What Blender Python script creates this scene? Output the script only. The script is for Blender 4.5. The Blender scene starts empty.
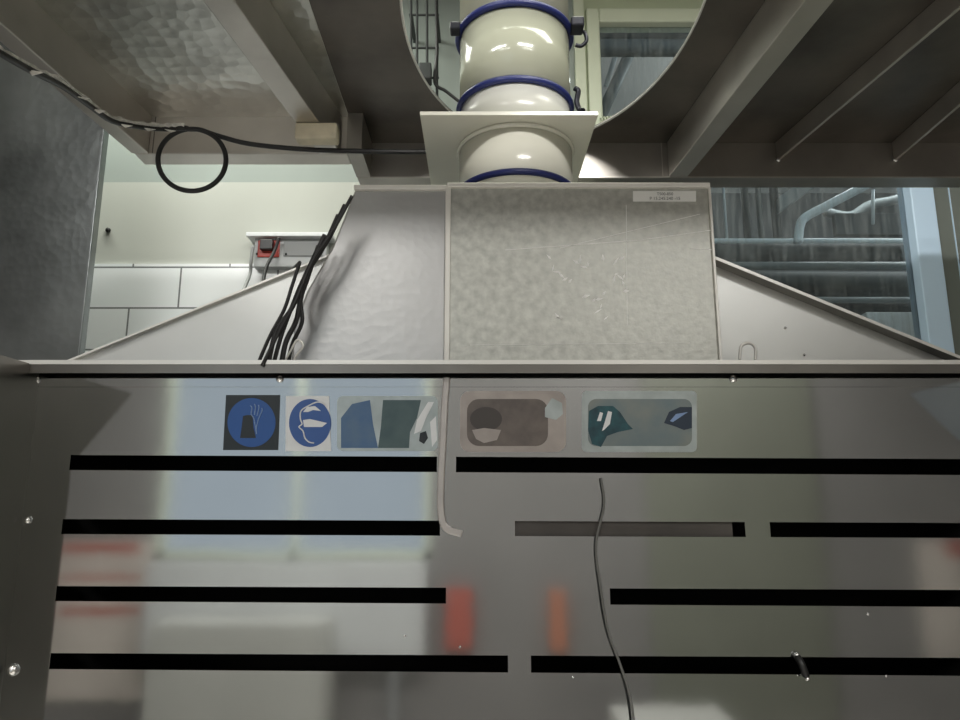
import bpy, bmesh, math, random
from mathutils import Vector, Matrix
random.seed(7)
S = bpy.context.scene
COL = S.collection
H = 1.55                       # eye height of the photographer
PITCH = math.radians(11.0)
FPX = 700.0
# ---------------------------------------------------------------- camera
cam_d = bpy.data.cameras.new('camera'); cam = bpy.data.objects.new('camera', cam_d); COL.objects.link(cam)
cam.location = (0, 0, H); cam.rotation_euler = (math.pi/2 + PITCH, 0, 0)
cam_d.sensor_fit = 'HORIZONTAL'; cam_d.sensor_width = 36.0; cam_d.lens = 36.0*FPX/960.0
cam_d.clip_start = 0.02; cam_d.clip_end = 100
S.camera = cam
# ---------------------------------------------------------------- world, lights, exposure
w = bpy.data.worlds.new('overcast_sky'); S.world = w; w.use_nodes = True
wn = w.node_tree.nodes['Background']; wn.inputs['Color'].default_value = (0.80, 0.91, 1.0, 1); wn.inputs['Strength'].default_value = 0.48
S.view_settings.view_transform = 'Standard'; S.view_settings.look = 'None'
S.view_settings.exposure = 0.56; S.view_settings.gamma = 1.0; S.view_settings.use_curve_mapping = False
LAMPS = [  # ceiling panels: x, y, z, size x, size y, watts, colour
    (-1.3, -0.5, 3.50, 1.3, 0.35, 46, (1.0, 0.985, 0.96)),
    (0.75, -0.5, 3.50, 1.0, 0.35, 52, (1.0, 0.975, 0.935)),
    (-1.3, -2.0, 3.50, 1.3, 0.35, 24, (1.0, 0.98, 0.95)),
    (1.5, -2.0, 3.50, 1.3, 0.35, 24, (1.0, 0.98, 0.95)),
    (-1.2, 2.02, 3.50, 1.3, 0.30, 12, (0.97, 1.0, 0.90)),  # unseen panel added to light the tiled wall
    (0.45, 1.30, 3.50, 1.2, 0.30, 5, (0.97, 1.0, 0.82)),
    (3.9, 4.2, 4.30, 2.0, 0.3, 26, (1.0, 1.0, .98)),
    (3.6, 2.95, 4.30, 1.2, 0.3, 12, (.97, 1.0, 1.0)),
]
for i, (x, y, z, sx, sy, e, c) in enumerate(LAMPS):
    ld = bpy.data.lights.new('ceiling_lamp_light', 'AREA'); ld.shape = 'RECTANGLE'; ld.size = sx; ld.size_y = sy
    ld.energy = e; ld.color = c
    lo = bpy.data.objects.new('ceiling_lamp_light', ld); lo.location = (x, y, z - 0.055); COL.objects.link(lo)
pl_ = bpy.data.lights.new('hall_fill_light', 'POINT'); pl_.energy = 24; pl_.shadow_soft_size = .12; pl_.color = (1, 1, .97)  # added point light without a fixture, brightens the hall ceiling
po_ = bpy.data.objects.new('hall_fill_light', pl_); po_.location = (2.2, 4.0, 3.9); COL.objects.link(po_)

# ---------------------------------------------------------------- helpers
def ray(px, py):
    dx, dz = (px-480)/FPX, (360-py)/FPX
    c, s = math.cos(PITCH), math.sin(PITCH)
    return Vector((dx, c - dz*s, s + dz*c))
def onY(px, py, Y):
    r = ray(px, py); t = Y/r.y
    return Vector((r.x*t, Y, H + r.z*t))
def onZ(px, py, z):
    r = ray(px, py); t = (z-H)/r.z
    return Vector((r.x*t, r.y*t, z))
def link(name, bm, mat, parent=None, smooth=False, bevel=0, seg=2):
    bmesh.ops.recalc_face_normals(bm, faces=bm.faces)
    me = bpy.data.meshes.new(name); bm.to_mesh(me); bm.free()
    if smooth:
        for p in me.polygons: p.use_smooth = True
    o = bpy.data.objects.new(name, me); COL.objects.link(o); me.materials.append(mat)
    if parent: o.parent = parent
    if bevel:
        m = o.modifiers.new('bevel', 'BEVEL'); m.width = bevel; m.segments = seg; m.limit_method = 'ANGLE'
    return o
def thing(name, label, cat, group=None, loc=(0, 0, 0)):
    o = bpy.data.objects.new(name, None); COL.objects.link(o); o.empty_display_size = 0.05
    return tag(o, label, cat, group)
def tag(o, label, cat, group=None):
    o['label'] = label; o['category'] = cat
    if group: o['group'] = group
    return o
def struct(o):
    o['kind'] = 'structure'; return o
def box(bm, x0, x1, y0, y1, z0, z1):
    v = [bm.verts.new(p) for p in ((x0,y0,z0),(x1,y0,z0),(x1,y1,z0),(x0,y1,z0),(x0,y0,z1),(x1,y0,z1),(x1,y1,z1),(x0,y1,z1))]
    for f in ((0,1,2,3),(4,5,6,7),(0,1,5,4),(1,2,6,5),(2,3,7,6),(3,0,4,7)): bm.faces.new([v[i] for i in f])
    return bm
def bx(*a): return box(bmesh.new(), *a)
def prism(bm, pts, vec):
    vec = Vector(vec)
    a = [bm.verts.new(Vector(p)) for p in pts]; b = [bm.verts.new(Vector(p)+vec) for p in pts]
    bm.faces.new(a); bm.faces.new(b[::-1])
    n = len(a)
    for i in range(n): bm.faces.new([a[i], a[(i+1) % n], b[(i+1) % n], b[i]])
    return bm
def spline(pts, n=8):
    P = [Vector(p) for p in pts]; P = [2*P[0]-P[1]] + P + [2*P[-1]-P[-2]]
    out = []
    for i in range(1, len(P)-2):
        for k in range(n):
            t = k/n
            a, b, c, d = P[i-1], P[i], P[i+1], P[i+2]
            out.append(0.5*((2*b) + (c-a)*t + (2*a-5*b+4*c-d)*t*t + (-a+3*b-3*c+d)*t**3))
    out.append(P[-2]); return out
def tube(bm, pts, r, seg=10, closed=False, jitter=0):
    pts = [Vector(p) for p in pts]; n = len(pts); rings = []
    up = Vector((0, 0, 1)); prev = None
    for i, p in enumerate(pts):
        if closed: t = pts[(i+1) % n]-pts[i-1]
        else: t = pts[min(i+1, n-1)]-pts[max(i-1, 0)]
        t.normalize()
        if prev is None:
            u = t.cross(up if abs(t.z) < .9 else Vector((1, 0, 0))).normalized()
        else:
            u = (prev - t*prev.dot(t)).normalized()
        prev = u; v = t.cross(u)
        rr = r*(1+random.uniform(-jitter, jitter))
        rings.append([bm.verts.new(p + (u*math.cos(2*math.pi*k/seg)+v*math.sin(2*math.pi*k/seg))*rr) for k in range(seg)])
    for i in range(n if closed else n-1):
        a, b = rings[i], rings[(i+1) % n]
        for k in range(seg): bm.faces.new([a[k], a[(k+1) % seg], b[(k+1) % seg], b[k]])
    if not closed: bm.faces.new(rings[0]); bm.faces.new(rings[-1][::-1])
    return bm
def lathe(bm, prof, cx, cy, seg=64):          # prof: closed ring of (r, z) around a vertical axis
    R = [[bm.verts.new((cx+r*math.cos(2*math.pi*k/seg), cy+r*math.sin(2*math.pi*k/seg), z)) for k in range(seg)] for r, z in prof]
    n = len(R)
    for i in range(n):
        a, b = R[i], R[(i+1) % n]
        for k in range(seg): bm.faces.new([a[k], a[(k+1) % seg], b[(k+1) % seg], b[k]])
    return bm
def strip_bar(bm, a, b, w, h):                # horizontal bar from a to b (bottom face centred on a-b), width w, height h up
    a, b = Vector(a), Vector(b); d = (b-a); d.z = 0; d.normalize(); s = Vector((-d.y, d.x, 0))*w/2
    return prism(bm, [a-s, b-s, b+s, a+s], (0, 0, h))
# ---------------------------------------------------------------- materials
def mat(name, col, rough=0.5, metal=0.0, noise=0.0, nscale=8.0, stretch=(1, 1, 1), bump=0.0, bscale=60.0, rnoise=0.0, col2=None, spec=None, trans=0.0):
    m = bpy.data.materials.new(name); m.use_nodes = True; nt = m.node_tree; N = nt.nodes; L = nt.links
    b = N['Principled BSDF']; b.inputs['Base Color'].default_value = (*col, 1); b.inputs['Roughness'].default_value = rough; b.inputs['Metallic'].default_value = metal
    if spec is not None: b.inputs['Specular IOR Level'].default_value = spec
    if trans: b.inputs['Transmission Weight'].default_value = trans
    tc = N.new('ShaderNodeTexCoord'); mp = N.new('ShaderNodeMapping'); mp.inputs['Scale'].default_value = stretch
    L.new(tc.outputs['Object'], mp.inputs['Vector'])
    if noise or col2:
        t = N.new('ShaderNodeTexNoise'); t.inputs['Scale'].default_value = nscale; t.inputs['Detail'].default_value = 6
        L.new(mp.outputs[0], t.inputs['Vector'])
        r = N.new('ShaderNodeValToRGB'); r.color_ramp.elements[0].position = .3; r.color_ramp.elements[1].position = .7
        lo = col2 if col2 else tuple(c*(1-noise) for c in col); hi = col if col2 else tuple(min(1, c*(1+noise)) for c in col)
        r.color_ramp.elements[0].color = (*lo, 1); r.color_ramp.elements[1].color = (*hi, 1)
        L.new(t.outputs['Fac'], r.inputs['Fac']); L.new(r.outputs['Color'], b.inputs['Base Color'])
        if rnoise:
            q = N.new('ShaderNodeMapRange'); q.inputs['To Min'].default_value = rough-rnoise; q.inputs['To Max'].default_value = rough+rnoise
            q.inputs['From Min'].default_value = .3; q.inputs['From Max'].default_value = .7
            L.new(t.outputs['Fac'], q.inputs['Value']); L.new(q.outputs[0], b.inputs['Roughness'])
    if bump:
        t2 = N.new('ShaderNodeTexNoise'); t2.inputs['Scale'].default_value = bscale; t2.inputs['Detail'].default_value = 4
        L.new(mp.outputs[0], t2.inputs['Vector'])
        bp = N.new('ShaderNodeBump'); bp.inputs['Strength'].default_value = bump; bp.inputs['Distance'].default_value = .01
        L.new(t2.outputs['Fac'], bp.inputs['Height']); L.new(bp.outputs[0], b.inputs['Normal'])
    return m
def swirl_steel(name, col, rough, cell, dist=.002, strength=.5, noise=.25, metal=1.0):
    """engine-turned steel: overlapping round spots, each tilting the reflection its own way"""
    m = mat(name, col, rough, metal, noise, 3.0); nt = m.node_tree; N = nt.nodes; L = nt.links
    tc = N.new('ShaderNodeTexCoord'); v = N.new('ShaderNodeTexVoronoi'); v.inputs['Scale'].default_value = cell
    v.inputs['Randomness'].default_value = .75
    L.new(tc.outputs['Object'], v.inputs['Vector'])
    n = N.new('ShaderNodeTexNoise'); n.inputs['Scale'].default_value = cell*.35; L.new(tc.outputs['Object'], n.inputs['Vector'])
    a = N.new('ShaderNodeMath'); a.operation = 'ADD'; L.new(v.outputs['Distance'], a.inputs[0]); L.new(n.outputs['Fac'], a.inputs[1])
    bp = N.new('ShaderNodeBump'); bp.inputs['Strength'].default_value = strength; bp.inputs['Distance'].default_value = dist
    L.new(a.outputs[0], bp.inputs['Height']); L.new(bp.outputs[0], N['Principled BSDF'].inputs['Normal'])
    return m
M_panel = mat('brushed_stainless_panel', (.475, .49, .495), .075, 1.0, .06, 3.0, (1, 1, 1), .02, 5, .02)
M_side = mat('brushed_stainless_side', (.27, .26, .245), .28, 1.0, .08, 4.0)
M_lip = mat('folded_steel_lip', (.22, .21, .195), .3, 1.0, .12, 10)
M_edge = mat('bare_cut_edge', (.80, .79, .75), .35, .6)
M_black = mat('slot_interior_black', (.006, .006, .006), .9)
M_smoke = mat('added_strip_grey', (.075, .068, .062), .45, .3, .3, 9)
M_hop = mat('hopper_steel', (.66, .67, .65), .34, .7, .05, 5)
M_box = mat('galvanised_sheet', (.52, .525, .485), .44, .8, .20, 60, (1, 1, 1), .05, 110, .05)
M_boxL = swirl_steel('dotted_galvanised_side', (.50, .50, .495), .38, 62, .0010, .30, .14, .9)
M_lid = mat('pale_rolled_edge', (.86, .84, .79), .4, .3)
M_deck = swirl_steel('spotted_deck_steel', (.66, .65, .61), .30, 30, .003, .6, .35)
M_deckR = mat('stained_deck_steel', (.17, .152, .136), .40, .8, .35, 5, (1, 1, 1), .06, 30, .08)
M_beam = mat('deck_beam_steel', (.36, .34, .31), .36, .85, .12, 7)
M_beamL = mat('deck_beam_light', (.58, .55, .51), .40, .85, .10, 7)
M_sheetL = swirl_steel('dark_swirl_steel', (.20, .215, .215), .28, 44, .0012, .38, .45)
M_pvc = mat('cream_duct_plastic', (.74, .73, .64), .20, 0, .03, 5, spec=.6)
M_pvcw = mat('white_duct_plastic', (.58, .58, .53), .25, 0, .02, 5, spec=.6)
M_clear = mat('milky_duct_plastic', (.40, .41, .32), .15, 0, .05, 4, spec=.8)
M_blue = mat('blue_clamp_rubber', (.010, .018, .12), .4)
M_dark = mat('dark_clamp_metal', (.012, .013, .02), .35, .4)
M_cable = mat('black_cable_rubber', (.018, .018, .019), .42)
M_dust = mat('frayed_pale_tape', (.78, .76, .71), .7, 0, .3, 60)
M_greyc = mat('grey_cable', (.30, .31, .31), .5)
M_wire = mat('thin_grey_wire', (.16, .16, .15), .4, .2)
M_wall = mat('cream_wall_paint', (.47, .485, .44), .6, 0, .03, 3)
M_wallg = mat('grey_green_wall_paint', (.30, .34, .315), .6, 0, .04, 3)
M_green = mat('pale_green_paint', (.52, .58, .41), .45, 0, .04, 3)
M_greenf = mat('pale_green_window_frame', (.66, .71, .56), .4)
M_frame = mat('blue_white_lit_frame', (.62, .80, .98), .4)  # blue-white light on the window stile put into its colour
M_dframe = mat('dull_green_mullion', (.17, .19, .17), .5)
M_room = mat('room_wall_beige', (.235, .225, .215), .8, 0, .08, 1.3)
M_floor = mat('grey_floor', (.42, .40, .37), .6, 0, .15, 3)
M_ceil = mat('white_ceiling', (.60, .60, .57), .8, 0, .04, 2)
M_white = mat('white_sticker', (.74, .76, .77), .4)
M_paper = mat('white_paper_label', (.86, .86, .83), .55)
M_ink = mat('grey_print', (.22, .22, .22), .6)
M_sblue = mat('sign_blue', (.018, .085, .30), .35)
M_sblue2 = mat('sign_blue_mask', (.035, .10, .32), .35)
M_sblack = mat('sign_black', (.012, .018, .022), .35)
M_spale = mat('sign_pale_blue_line', (.22, .33, .55), .4)
M_red = mat('red_plastic', (.42, .035, .02), .4)
M_outlet = mat('grey_outlet_plastic', (.45, .47, .47), .4)
M_wood = mat('cream_wooden_block', (.70, .63, .47), .6, 0, .15, 20)
M_screw = mat('bright_screw_steel', (.80, .80, .78), .25, 1)
M_screwd = mat('dark_screw_steel', (.05, .05, .05), .4, .8)
M_hall = mat('hall_concrete', (.11, .115, .115), .8, 0, .2, 1.5)
M_pipe = mat('hall_pipe_grey', (.16, .18, .18), .5, .1, .2, 6)
M_piped = mat('hall_pipe_dark', (.055, .060, .060), .8, 0, .3, 6)
M_pipeb = mat('hall_pipe_pale_lit', (.62, .70, .74), .5, 0)
# tiles
M_tile = bpy.data.materials.new('white_wall_tile'); M_tile.use_nodes = True
def tile_nodes():
    nt = M_tile.node_tree; N = nt.nodes; L = nt.links; b = N['Principled BSDF']; b.inputs['Roughness'].default_value = .18
    tc = N.new('ShaderNodeTexCoord'); sp = N.new('ShaderNodeSeparateXYZ'); cb = N.new('ShaderNodeCombineXYZ')
    L.new(tc.outputs['Object'], sp.inputs[0])
    p0 = onY(178, 308, 2.386); p0.x += .345/2
    ax = N.new('ShaderNodeMath'); ax.operation = 'SUBTRACT'; ax.inputs[1].default_value = p0.x
    az = N.new('ShaderNodeMath'); az.operation = 'SUBTRACT'; az.inputs[1].default_value = p0.z
    L.new(sp.outputs['X'], ax.inputs[0]); L.new(sp.outputs['Z'], az.inputs[0]); L.new(ax.outputs[0], cb.inputs[0]); L.new(az.outputs[0], cb.inputs[1])
    br = N.new('ShaderNodeTexBrick'); L.new(cb.outputs[0], br.inputs['Vector'])
    br.inputs['Scale'].default_value = 1; br.inputs['Brick Width'].default_value = .345; br.inputs['Row Height'].default_value = .150
    br.inputs['Mortar Size'].default_value = .0032; br.inputs['Mortar Smooth'].default_value = .1; br.offset = .5; br.inputs['Bias'].default_value = 0
    br.inputs['Color1'].default_value = (.86, .88, .88, 1); br.inputs['Color2'].default_value = (.83, .87, .88, 1); br.inputs['Mortar'].default_value = (.20, .21, .21, 1)
    L.new(br.outputs['Color'], b.inputs['Base Color'])
tile_nodes()
# dusty glass with vertical runs
M_glass = bpy.data.materials.new('dusty_window_glass'); M_glass.use_nodes = True
def glass_nodes():
    nt = M_glass.node_tree; N = nt.nodes; L = nt.links
    N.remove(N['Principled BSDF']); out = N['Material Output']
    tr = N.new('ShaderNodeBsdfTransparent'); tr.inputs[0].default_value = (.90, .95, .97, 1)
    gl = N.new('ShaderNodeBsdfGlossy'); gl.inputs['Roughness'].default_value = .03
    df = N.new('ShaderNodeBsdfDiffuse'); df.inputs[0].default_value = (.50, .54, .54, 1)
    fr = N.new('ShaderNodeFresnel'); fr.inputs[0].default_value = 1.45
    m1 = N.new('ShaderNodeMixShader'); L.new(fr.outputs[0], m1.inputs[0]); L.new(tr.outputs[0], m1.inputs[1]); L.new(gl.outputs[0], m1.inputs[2])
    tc = N.new('ShaderNodeTexCoord'); mp = N.new('ShaderNodeMapping'); mp.inputs['Scale'].default_value = (45, 45, 4.0)
    t = N.new('ShaderNodeTexNoise'); t.inputs['Scale'].default_value = 1.6; t.inputs['Detail'].default_value = 5
    L.new(tc.outputs['Object'], mp.inputs[0]); L.new(mp.outputs[0], t.inputs['Vector'])
    r = N.new('ShaderNodeMapRange'); r.inputs['From Min'].default_value = .42; r.inputs['From Max'].default_value = .75; r.inputs['To Min'].default_value = .03; r.inputs['To Max'].default_value = .20
    L.new(t.outputs['Fac'], r.inputs['Value'])
    m2 = N.new('ShaderNodeMixShader'); L.new(r.outputs[0], m2.inputs[0]); L.new(m1.outputs[0], m2.inputs[1]); L.new(df.outputs[0], m2.inputs[2])
    L.new(m2.outputs[0], out.inputs[0])
glass_nodes()
M_lampglow = bpy.data.materials.new('lamp_diffuser'); M_lampglow.use_nodes = True
_b = M_lampglow.node_tree.nodes['Principled BSDF']; _b.inputs['Emission Color'].default_value = (1, .97, .9, 1); _b.inputs['Emission Strength'].default_value = 3.0

# ================================================================ room shell
XL, XR, YB, YW, ZC = -3.5, 3.7, -2.6, 2.40, 3.60
struct(link('floor', bx(XL-.2, XR+.2, YB-.2, 6.7, -.1, 0), M_floor))
struct(link('ceiling', bx(XL-.2, XR+.2, YB-.2, YW+.15, ZC, ZC+.1), M_ceil))
struct(link('wall_left', bx(XL-.1, XL, YB-.1, YW+.15, 0, ZC), M_room))
struct(link('wall_right', bx(XR, XR+.1, YB-.1, YW+.15, 0, ZC), M_room))
# rear wall behind the photographer, with a daylight window opening
WX0, WX1, WZ0, WZ1 = -2.30, -0.35, 1.12, 2.75
b = bmesh.new()
box(b, XL, WX0, YB-.1, YB, 0, ZC); box(b, WX1, XR, YB-.1, YB, 0, ZC); box(b, WX0, WX1, YB-.1, YB, 0, WZ0); box(b, WX0, WX1, YB-.1, YB, WZ1, ZC)
struct(link('wall_rear', b, M_room))
b = bmesh.new()
for x in (WX0, (WX0+WX1)/2-.02, WX1-.05): box(b, x, x+.05, YB-.08, YB-.02, WZ0, WZ1)
for z in (WZ0, WZ1-.05): box(b, WX0, WX1, YB-.08, YB-.02, z, z+.05)
struct(link('window_1', b, M_greenf))
# window wall in front: openings for the two windows
fl = onY(600, 60, YW).x; ft = onY(640, 25, YW).z; fr_ = onY(905, 190, YW).x
G0, G1, GT, GB = fl, fr_, ft, 1.0+.55
G2, G3 = 1.80, 3.3
b = bmesh.new()
zw = onY(200, 183, YW).z; zt = onY(140, 265, YW).z
xe = .40
box(b, XL, xe, YW, YW+.12, zw, ZC)
struct(link('wall_front', b, M_wallg))
b = bmesh.new(); box(b, XL, xe, YW-.006, YW+.12, zt, zw); struct(link('wall_front_board', b, M_wall))
b = bmesh.new(); box(b, XL, xe, YW-.014, YW+.12, 0, zt); struct(link('wall_front_tiles', b, M_tile))
b = bmesh.new()
box(b, xe, G0-.05, YW, YW+.12, 0, ZC); box(b, G0-.05, XR, YW, YW+.12, GT+.06, ZC); box(b, G0-.05, XR, YW, YW+.12, 0, GB-.05)
box(b, G3+.05, XR, YW, YW+.12, GB-.05, GT+.06)
struct(link('wall_front_window_side', b, M_green))
# window frame of the big window
wroot = struct(link('window_2', box(box(box(bmesh.new(), G0-.05, G0, YW-.02, YW+.05, GB-.05, GT+.06), G0, G1, YW-.02, YW+.05, GT, GT+.06), G0, G1, YW-.02, YW+.05, GB-.05, GB), M_greenf, bevel=.006))
link('window_glass', bx(G0, G1, YW+.012, YW+.018, GB, GT), M_glass, wroot)
link('window_stile', bx(G1, G1+.085, YW-.03, YW+.05, GB-.05, GT+.06), M_frame, wroot, bevel=.004)
w3 = struct(link('window_3', box(box(bmesh.new(), G1+.085, G2, YW-.01, YW+.08, GB-.05, GT+.06), G3, G3+.05, YW-.02, YW+.05, GB-.05, GT+.06), M_dframe, bevel=.004))
link('window_seam', bx(G1+.15, G1+.153, YW-.014, YW-.009, GB-.05, GT+.06), M_frame, w3)
link('window_glass', bx(G2, G3, YW+.012, YW+.018, GB, GT), M_glass, w3)
struct(link('trim_1', bx(xe-.04, xe-.002, YW-.02, YW+.002, 0, ZC), M_greenf))
# hall beyond the windows
struct(link('wall_hall', bx(-1.5, 6, 6.5, 6.6, 0, 4.6), M_hall)); struct(link('wall_hall_left', bx(-1.6, -1.5, YW+.15, 6.6, 0, 4.6), M_hall))
struct(link('wall_hall_right', bx(6, 6.1, YW+.15, 6.6, 0, 4.6), M_hall)); struct(link('ceiling_hall', bx(-1.6, 6.1, YW+.15, 6.6, 4.5, 4.6), M_ceil))
def hpipe(name, pts, r, m, label, cat='pipe', seg=16):
    return tag(link(name, tube(bmesh.new(), pts, r, seg), m, smooth=True), label, cat)
def hbar(name, a, b_, w_, h_, m, label, cat='beam'):
    return tag(link(name, strip_bar(bmesh.new(), a, b_, w_, h_), m, bevel=.004), label, cat)
def hy(px, py, Y): return onY(px, py, Y)
def hrun(name, y0, Y, r, m, label, x0=560, x1=1130, cat='pipe'):
    a, c = hy(x0, y0, Y), hy(x1, y0, Y); c.z = a.z
    return hpipe(name, [a, c], r, m, label, cat)
hrun('hall_pipe', 241, 3.6, .014, M_pipeb, 'thin bright horizontal pipe highest of the horizontal runs beyond right window')
hrun('insulated_pipe', 253, 3.9, .06, M_piped, 'dark lagged horizontal pipe just below the bright thin pipe')
hrun('hall_pipe', 266, 3.5, .022, M_pipe, 'grey horizontal pipe crossing mid height of the right window')
hrun('insulated_pipe', 285, 3.8, .075, M_piped, 'fat dark horizontal pipe below the grey pipe, behind dusty window')
hrun('hall_pipe', 300, 3.45, .016, M_pipe, 'slim grey horizontal pipe low in the right window')
hrun('air_duct', 312, 4.0, .085, M_piped, 'lowest and fattest dark duct seen above sloping hopper edge', cat='duct')
hpipe('lit_bent_pipe', spline([hy(798, 243, 3.3), hy(800, 226, 3.3), hy(806, 217, 3.3), hy(830, 204, 3.3), hy(880, 178, 3.3), hy(960, 135, 3.3)]), .022, M_pipeb, 'pale lit bent pipe rising to the right behind window glass')  # blue-white light on this pipe is put into its pale colour
hbar('roof_beam', hy(778, 214, 3.7), hy(880, 140, 3.7), .05, .09, M_pipe, 'grey slanting beam left of the pale lit bent pipe')
for px, r, m, l in ((727, .008, M_pipeb, 'thin bright vertical pipe nearest the galvanised box'), (748, .020, M_piped, 'dark vertical pipe beyond window, next to the bright one'), (762, .016, M_pipe, 'grey vertical pipe, third from the box edge'), (778, .024, M_piped, 'thick dark vertical pipe, fourth from the box edge')):
    a = hy(px, 240, 3.75); hpipe('vertical_pipe', [a, Vector((a.x, a.y, 4.5))], r, m, l)
a = hy(866, 236, 3.7); hbar('flat_duct', hy(835, 236, 3.75), hy(1100, 236, 3.75), .04, .13, M_piped, 'wide dark flat duct behind the window upper right', 'duct')
hpipe('lamp_rod', [hy(873, 190, 3.30), hy(873, 224, 3.30)], .008, M_pipeb, 'short pale upright rod hanging beyond the right window', 'rod')
hpipe('flexible_hose', spline([hy(825, 212, 4.3), hy(850, 216, 4.3), hy(870, 205, 4.3), hy(900, 198, 4.3), hy(950, 175, 4.3)]), .03, M_pipe, 'grey curved hose in upper corner of right window', 'hose')
hrun('ventilation_duct', 48, 3.3, .045, M_pipe, 'grey horizontal duct seen through the round opening', 560, 1620, 'duct')
hrun('conduit', 35, 3.35, .05, M_piped, 'dark conduit above the grey duct, seen through round opening', 560, 800, 'conduit')
hpipe('strip_tube', [hy(606, 86, 3.6), hy(606, 86, 3.6)+(hy(623, 32, 3.6)-hy(606, 86, 3.6))*((4.5-hy(606, 86, 3.6).z)/(hy(623, 32, 3.6).z-hy(606, 86, 3.6).z))], .014, M_pipeb, 'bright slanted tube seen through the round opening', 'tube')
hpipe('strip_tube', [hy(600, 118, 3.9), hy(600, 118, 3.9)+(hy(636, 40, 3.9)-hy(600, 118, 3.9))*((4.5-hy(600, 118, 3.9).z)/(hy(636, 40, 3.9).z-hy(600, 118, 3.9).z))], .035, M_pipe, 'grey slanted pipe beside the bright tube in round opening', 'pipe')
_c0, _c1 = hy(858, 352, 3.1), hy(925, 352, 3.1); _ch = _c0.z+.16; _c0.z = _c1.z = 0
hbar('hall_cabinet', _c0, _c1, .2, _ch, M_white, 'pale cabinet low behind the window next to sloping edge', 'cabinet')

# ================================================================ ceiling lamps
for i, (x, y, z, sx, sy, e, c) in enumerate(LAMPS):
    zt_ = z-.03
    where = ['front left', 'front right', 'rear left', 'rear right', 'added to light the tiled wall', 'above the steel deck', 'in the hall far row', 'in the hall near the window'][i]
    t = thing('ceiling_lamp', 'flat rectangular ceiling lamp, %s' % where, 'lamp', 'ceiling lamps')
    ztop = ZC if z < 3.6 else 4.5
    b = bmesh.new(); box(b, x-sx/2-.03, x+sx/2+.03, y-sy/2-.03, y+sy/2+.03, z-.02, ztop)
    link('housing', b, M_white, t)
    link('diffuser', bx(x-sx/2, x+sx/2, y-sy/2, y+sy/2, z-.04, z-.02), M_lampglow, t)

# ================================================================ slotted extraction bench
PY = 1.25
XW = -.797; XWR = .985
LIPD = .032
rim = onY(480, 363.5, PY-LIPD).z
bench = thing('extraction_bench', 'stainless extraction bench with black slotted back panel across the lower half', 'extraction bench')
TOP = .92
def pz(px, py): return onY(px, py, PY).z
rows = [((455, 470), (459, 475)), ((519, 534), (523, 538)), ((586, 601), (590, 607)), ((653, 669), (658, 676))]
# slot x extents in pixels (start, end), on the slot's own row
slots = [[(70, 437), (456, 1000)], [(62, 440), (515, 745), (770, 1000)], [(56, 446), (610, 1000)], [(50, 508), (531, 1000)]]
xa = onY(60, 460, PY).x; xb = onY(960, 460, PY).x
def lines():
    out = []
    for (l0, l1), (r0, r1) in rows:
        for l, r in ((l0, r0), (l1, r1)):
            za, zb = onY(60, l, PY).z, onY(960, r, PY).z
            out.append(lambda x, za=za, zb=zb: za + (zb-za)*(x-xa)/(xb-xa))
    return out
ZL = [lambda x: rim] + lines() + [lambda x: TOP]
b = bmesh.new()
def quad(x0, x1, f0, f1, y=PY):
    prism(b, [(x0, y, f0(x0)), (x1, y, f0(x1)), (x1, y, f1(x1)), (x0, y, f1(x0))], (0, .0025, 0))
SL = []
for i in range(len(ZL)-1):
    if i % 2 == 0:
        quad(XW, XWR, ZL[i], ZL[i+1])
    else:
        k = i//2; py = sum(rows[k][0])/2; cur = XW
        for s, e in slots[k]:
            xs, xe_ = onY(s, py, PY).x, min(onY(e, py, PY).x, .905)
            quad(cur, xs, ZL[i], ZL[i+1]); cur = xe_; SL.append((k, xs, xe_, ZL[i], ZL[i+1]))
        quad(cur, XWR, ZL[i], ZL[i+1])
pn = link('slotted_panel', b, M_panel, bench)
# dark plenum behind
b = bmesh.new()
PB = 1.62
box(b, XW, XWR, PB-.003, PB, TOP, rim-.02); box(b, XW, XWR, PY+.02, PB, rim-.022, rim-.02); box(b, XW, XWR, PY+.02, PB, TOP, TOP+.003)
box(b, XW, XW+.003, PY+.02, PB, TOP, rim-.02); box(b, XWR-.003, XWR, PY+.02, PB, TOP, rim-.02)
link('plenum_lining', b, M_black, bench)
b = bmesh.new(); box(b, XW-.004, XW-.001, PY, PB+.004, TOP-.9, rim); box(b, XWR+.001, XWR+.004, PY, PB+.004, TOP-.9, rim); box(b, XW, XWR, PB+.001, PB+.004, TOP-.9, rim)
link('plenum_casing', b, M_side, bench)
# added grey strip that lightens this slot of the second row
k, x0, x1, f0, f1 = SL[3]
link('added_grey_strip', bx(x0-.01, x1-.02, PY+.006, PY+.008, f1(x1)-.006, f0(x0)+.006), M_smoke, bench)
# rim lip across the top and along the side wall
b = bmesh.new()
box(b, XW-.16, XWR+.03, PY-LIPD, PY+.03, rim+.0, rim+.0035); box(b, XW-.16, XWR+.03, PY-LIPD, PY-LIPD+.003, rim-.017, rim)
link('rim_lip', b, M_lip, bench)
link('rim_edge', bx(XW-.16, XWR+.03, PY-LIPD-.002, PY-LIPD, rim-.0015, rim+.006), M_edge, bench)
# folded seam below rim
sz = pz(480, 387)
link('seam_fold', bx(XW, XWR, PY-.0022, PY-.0005, sz, rim), M_panel, bench)
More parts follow.
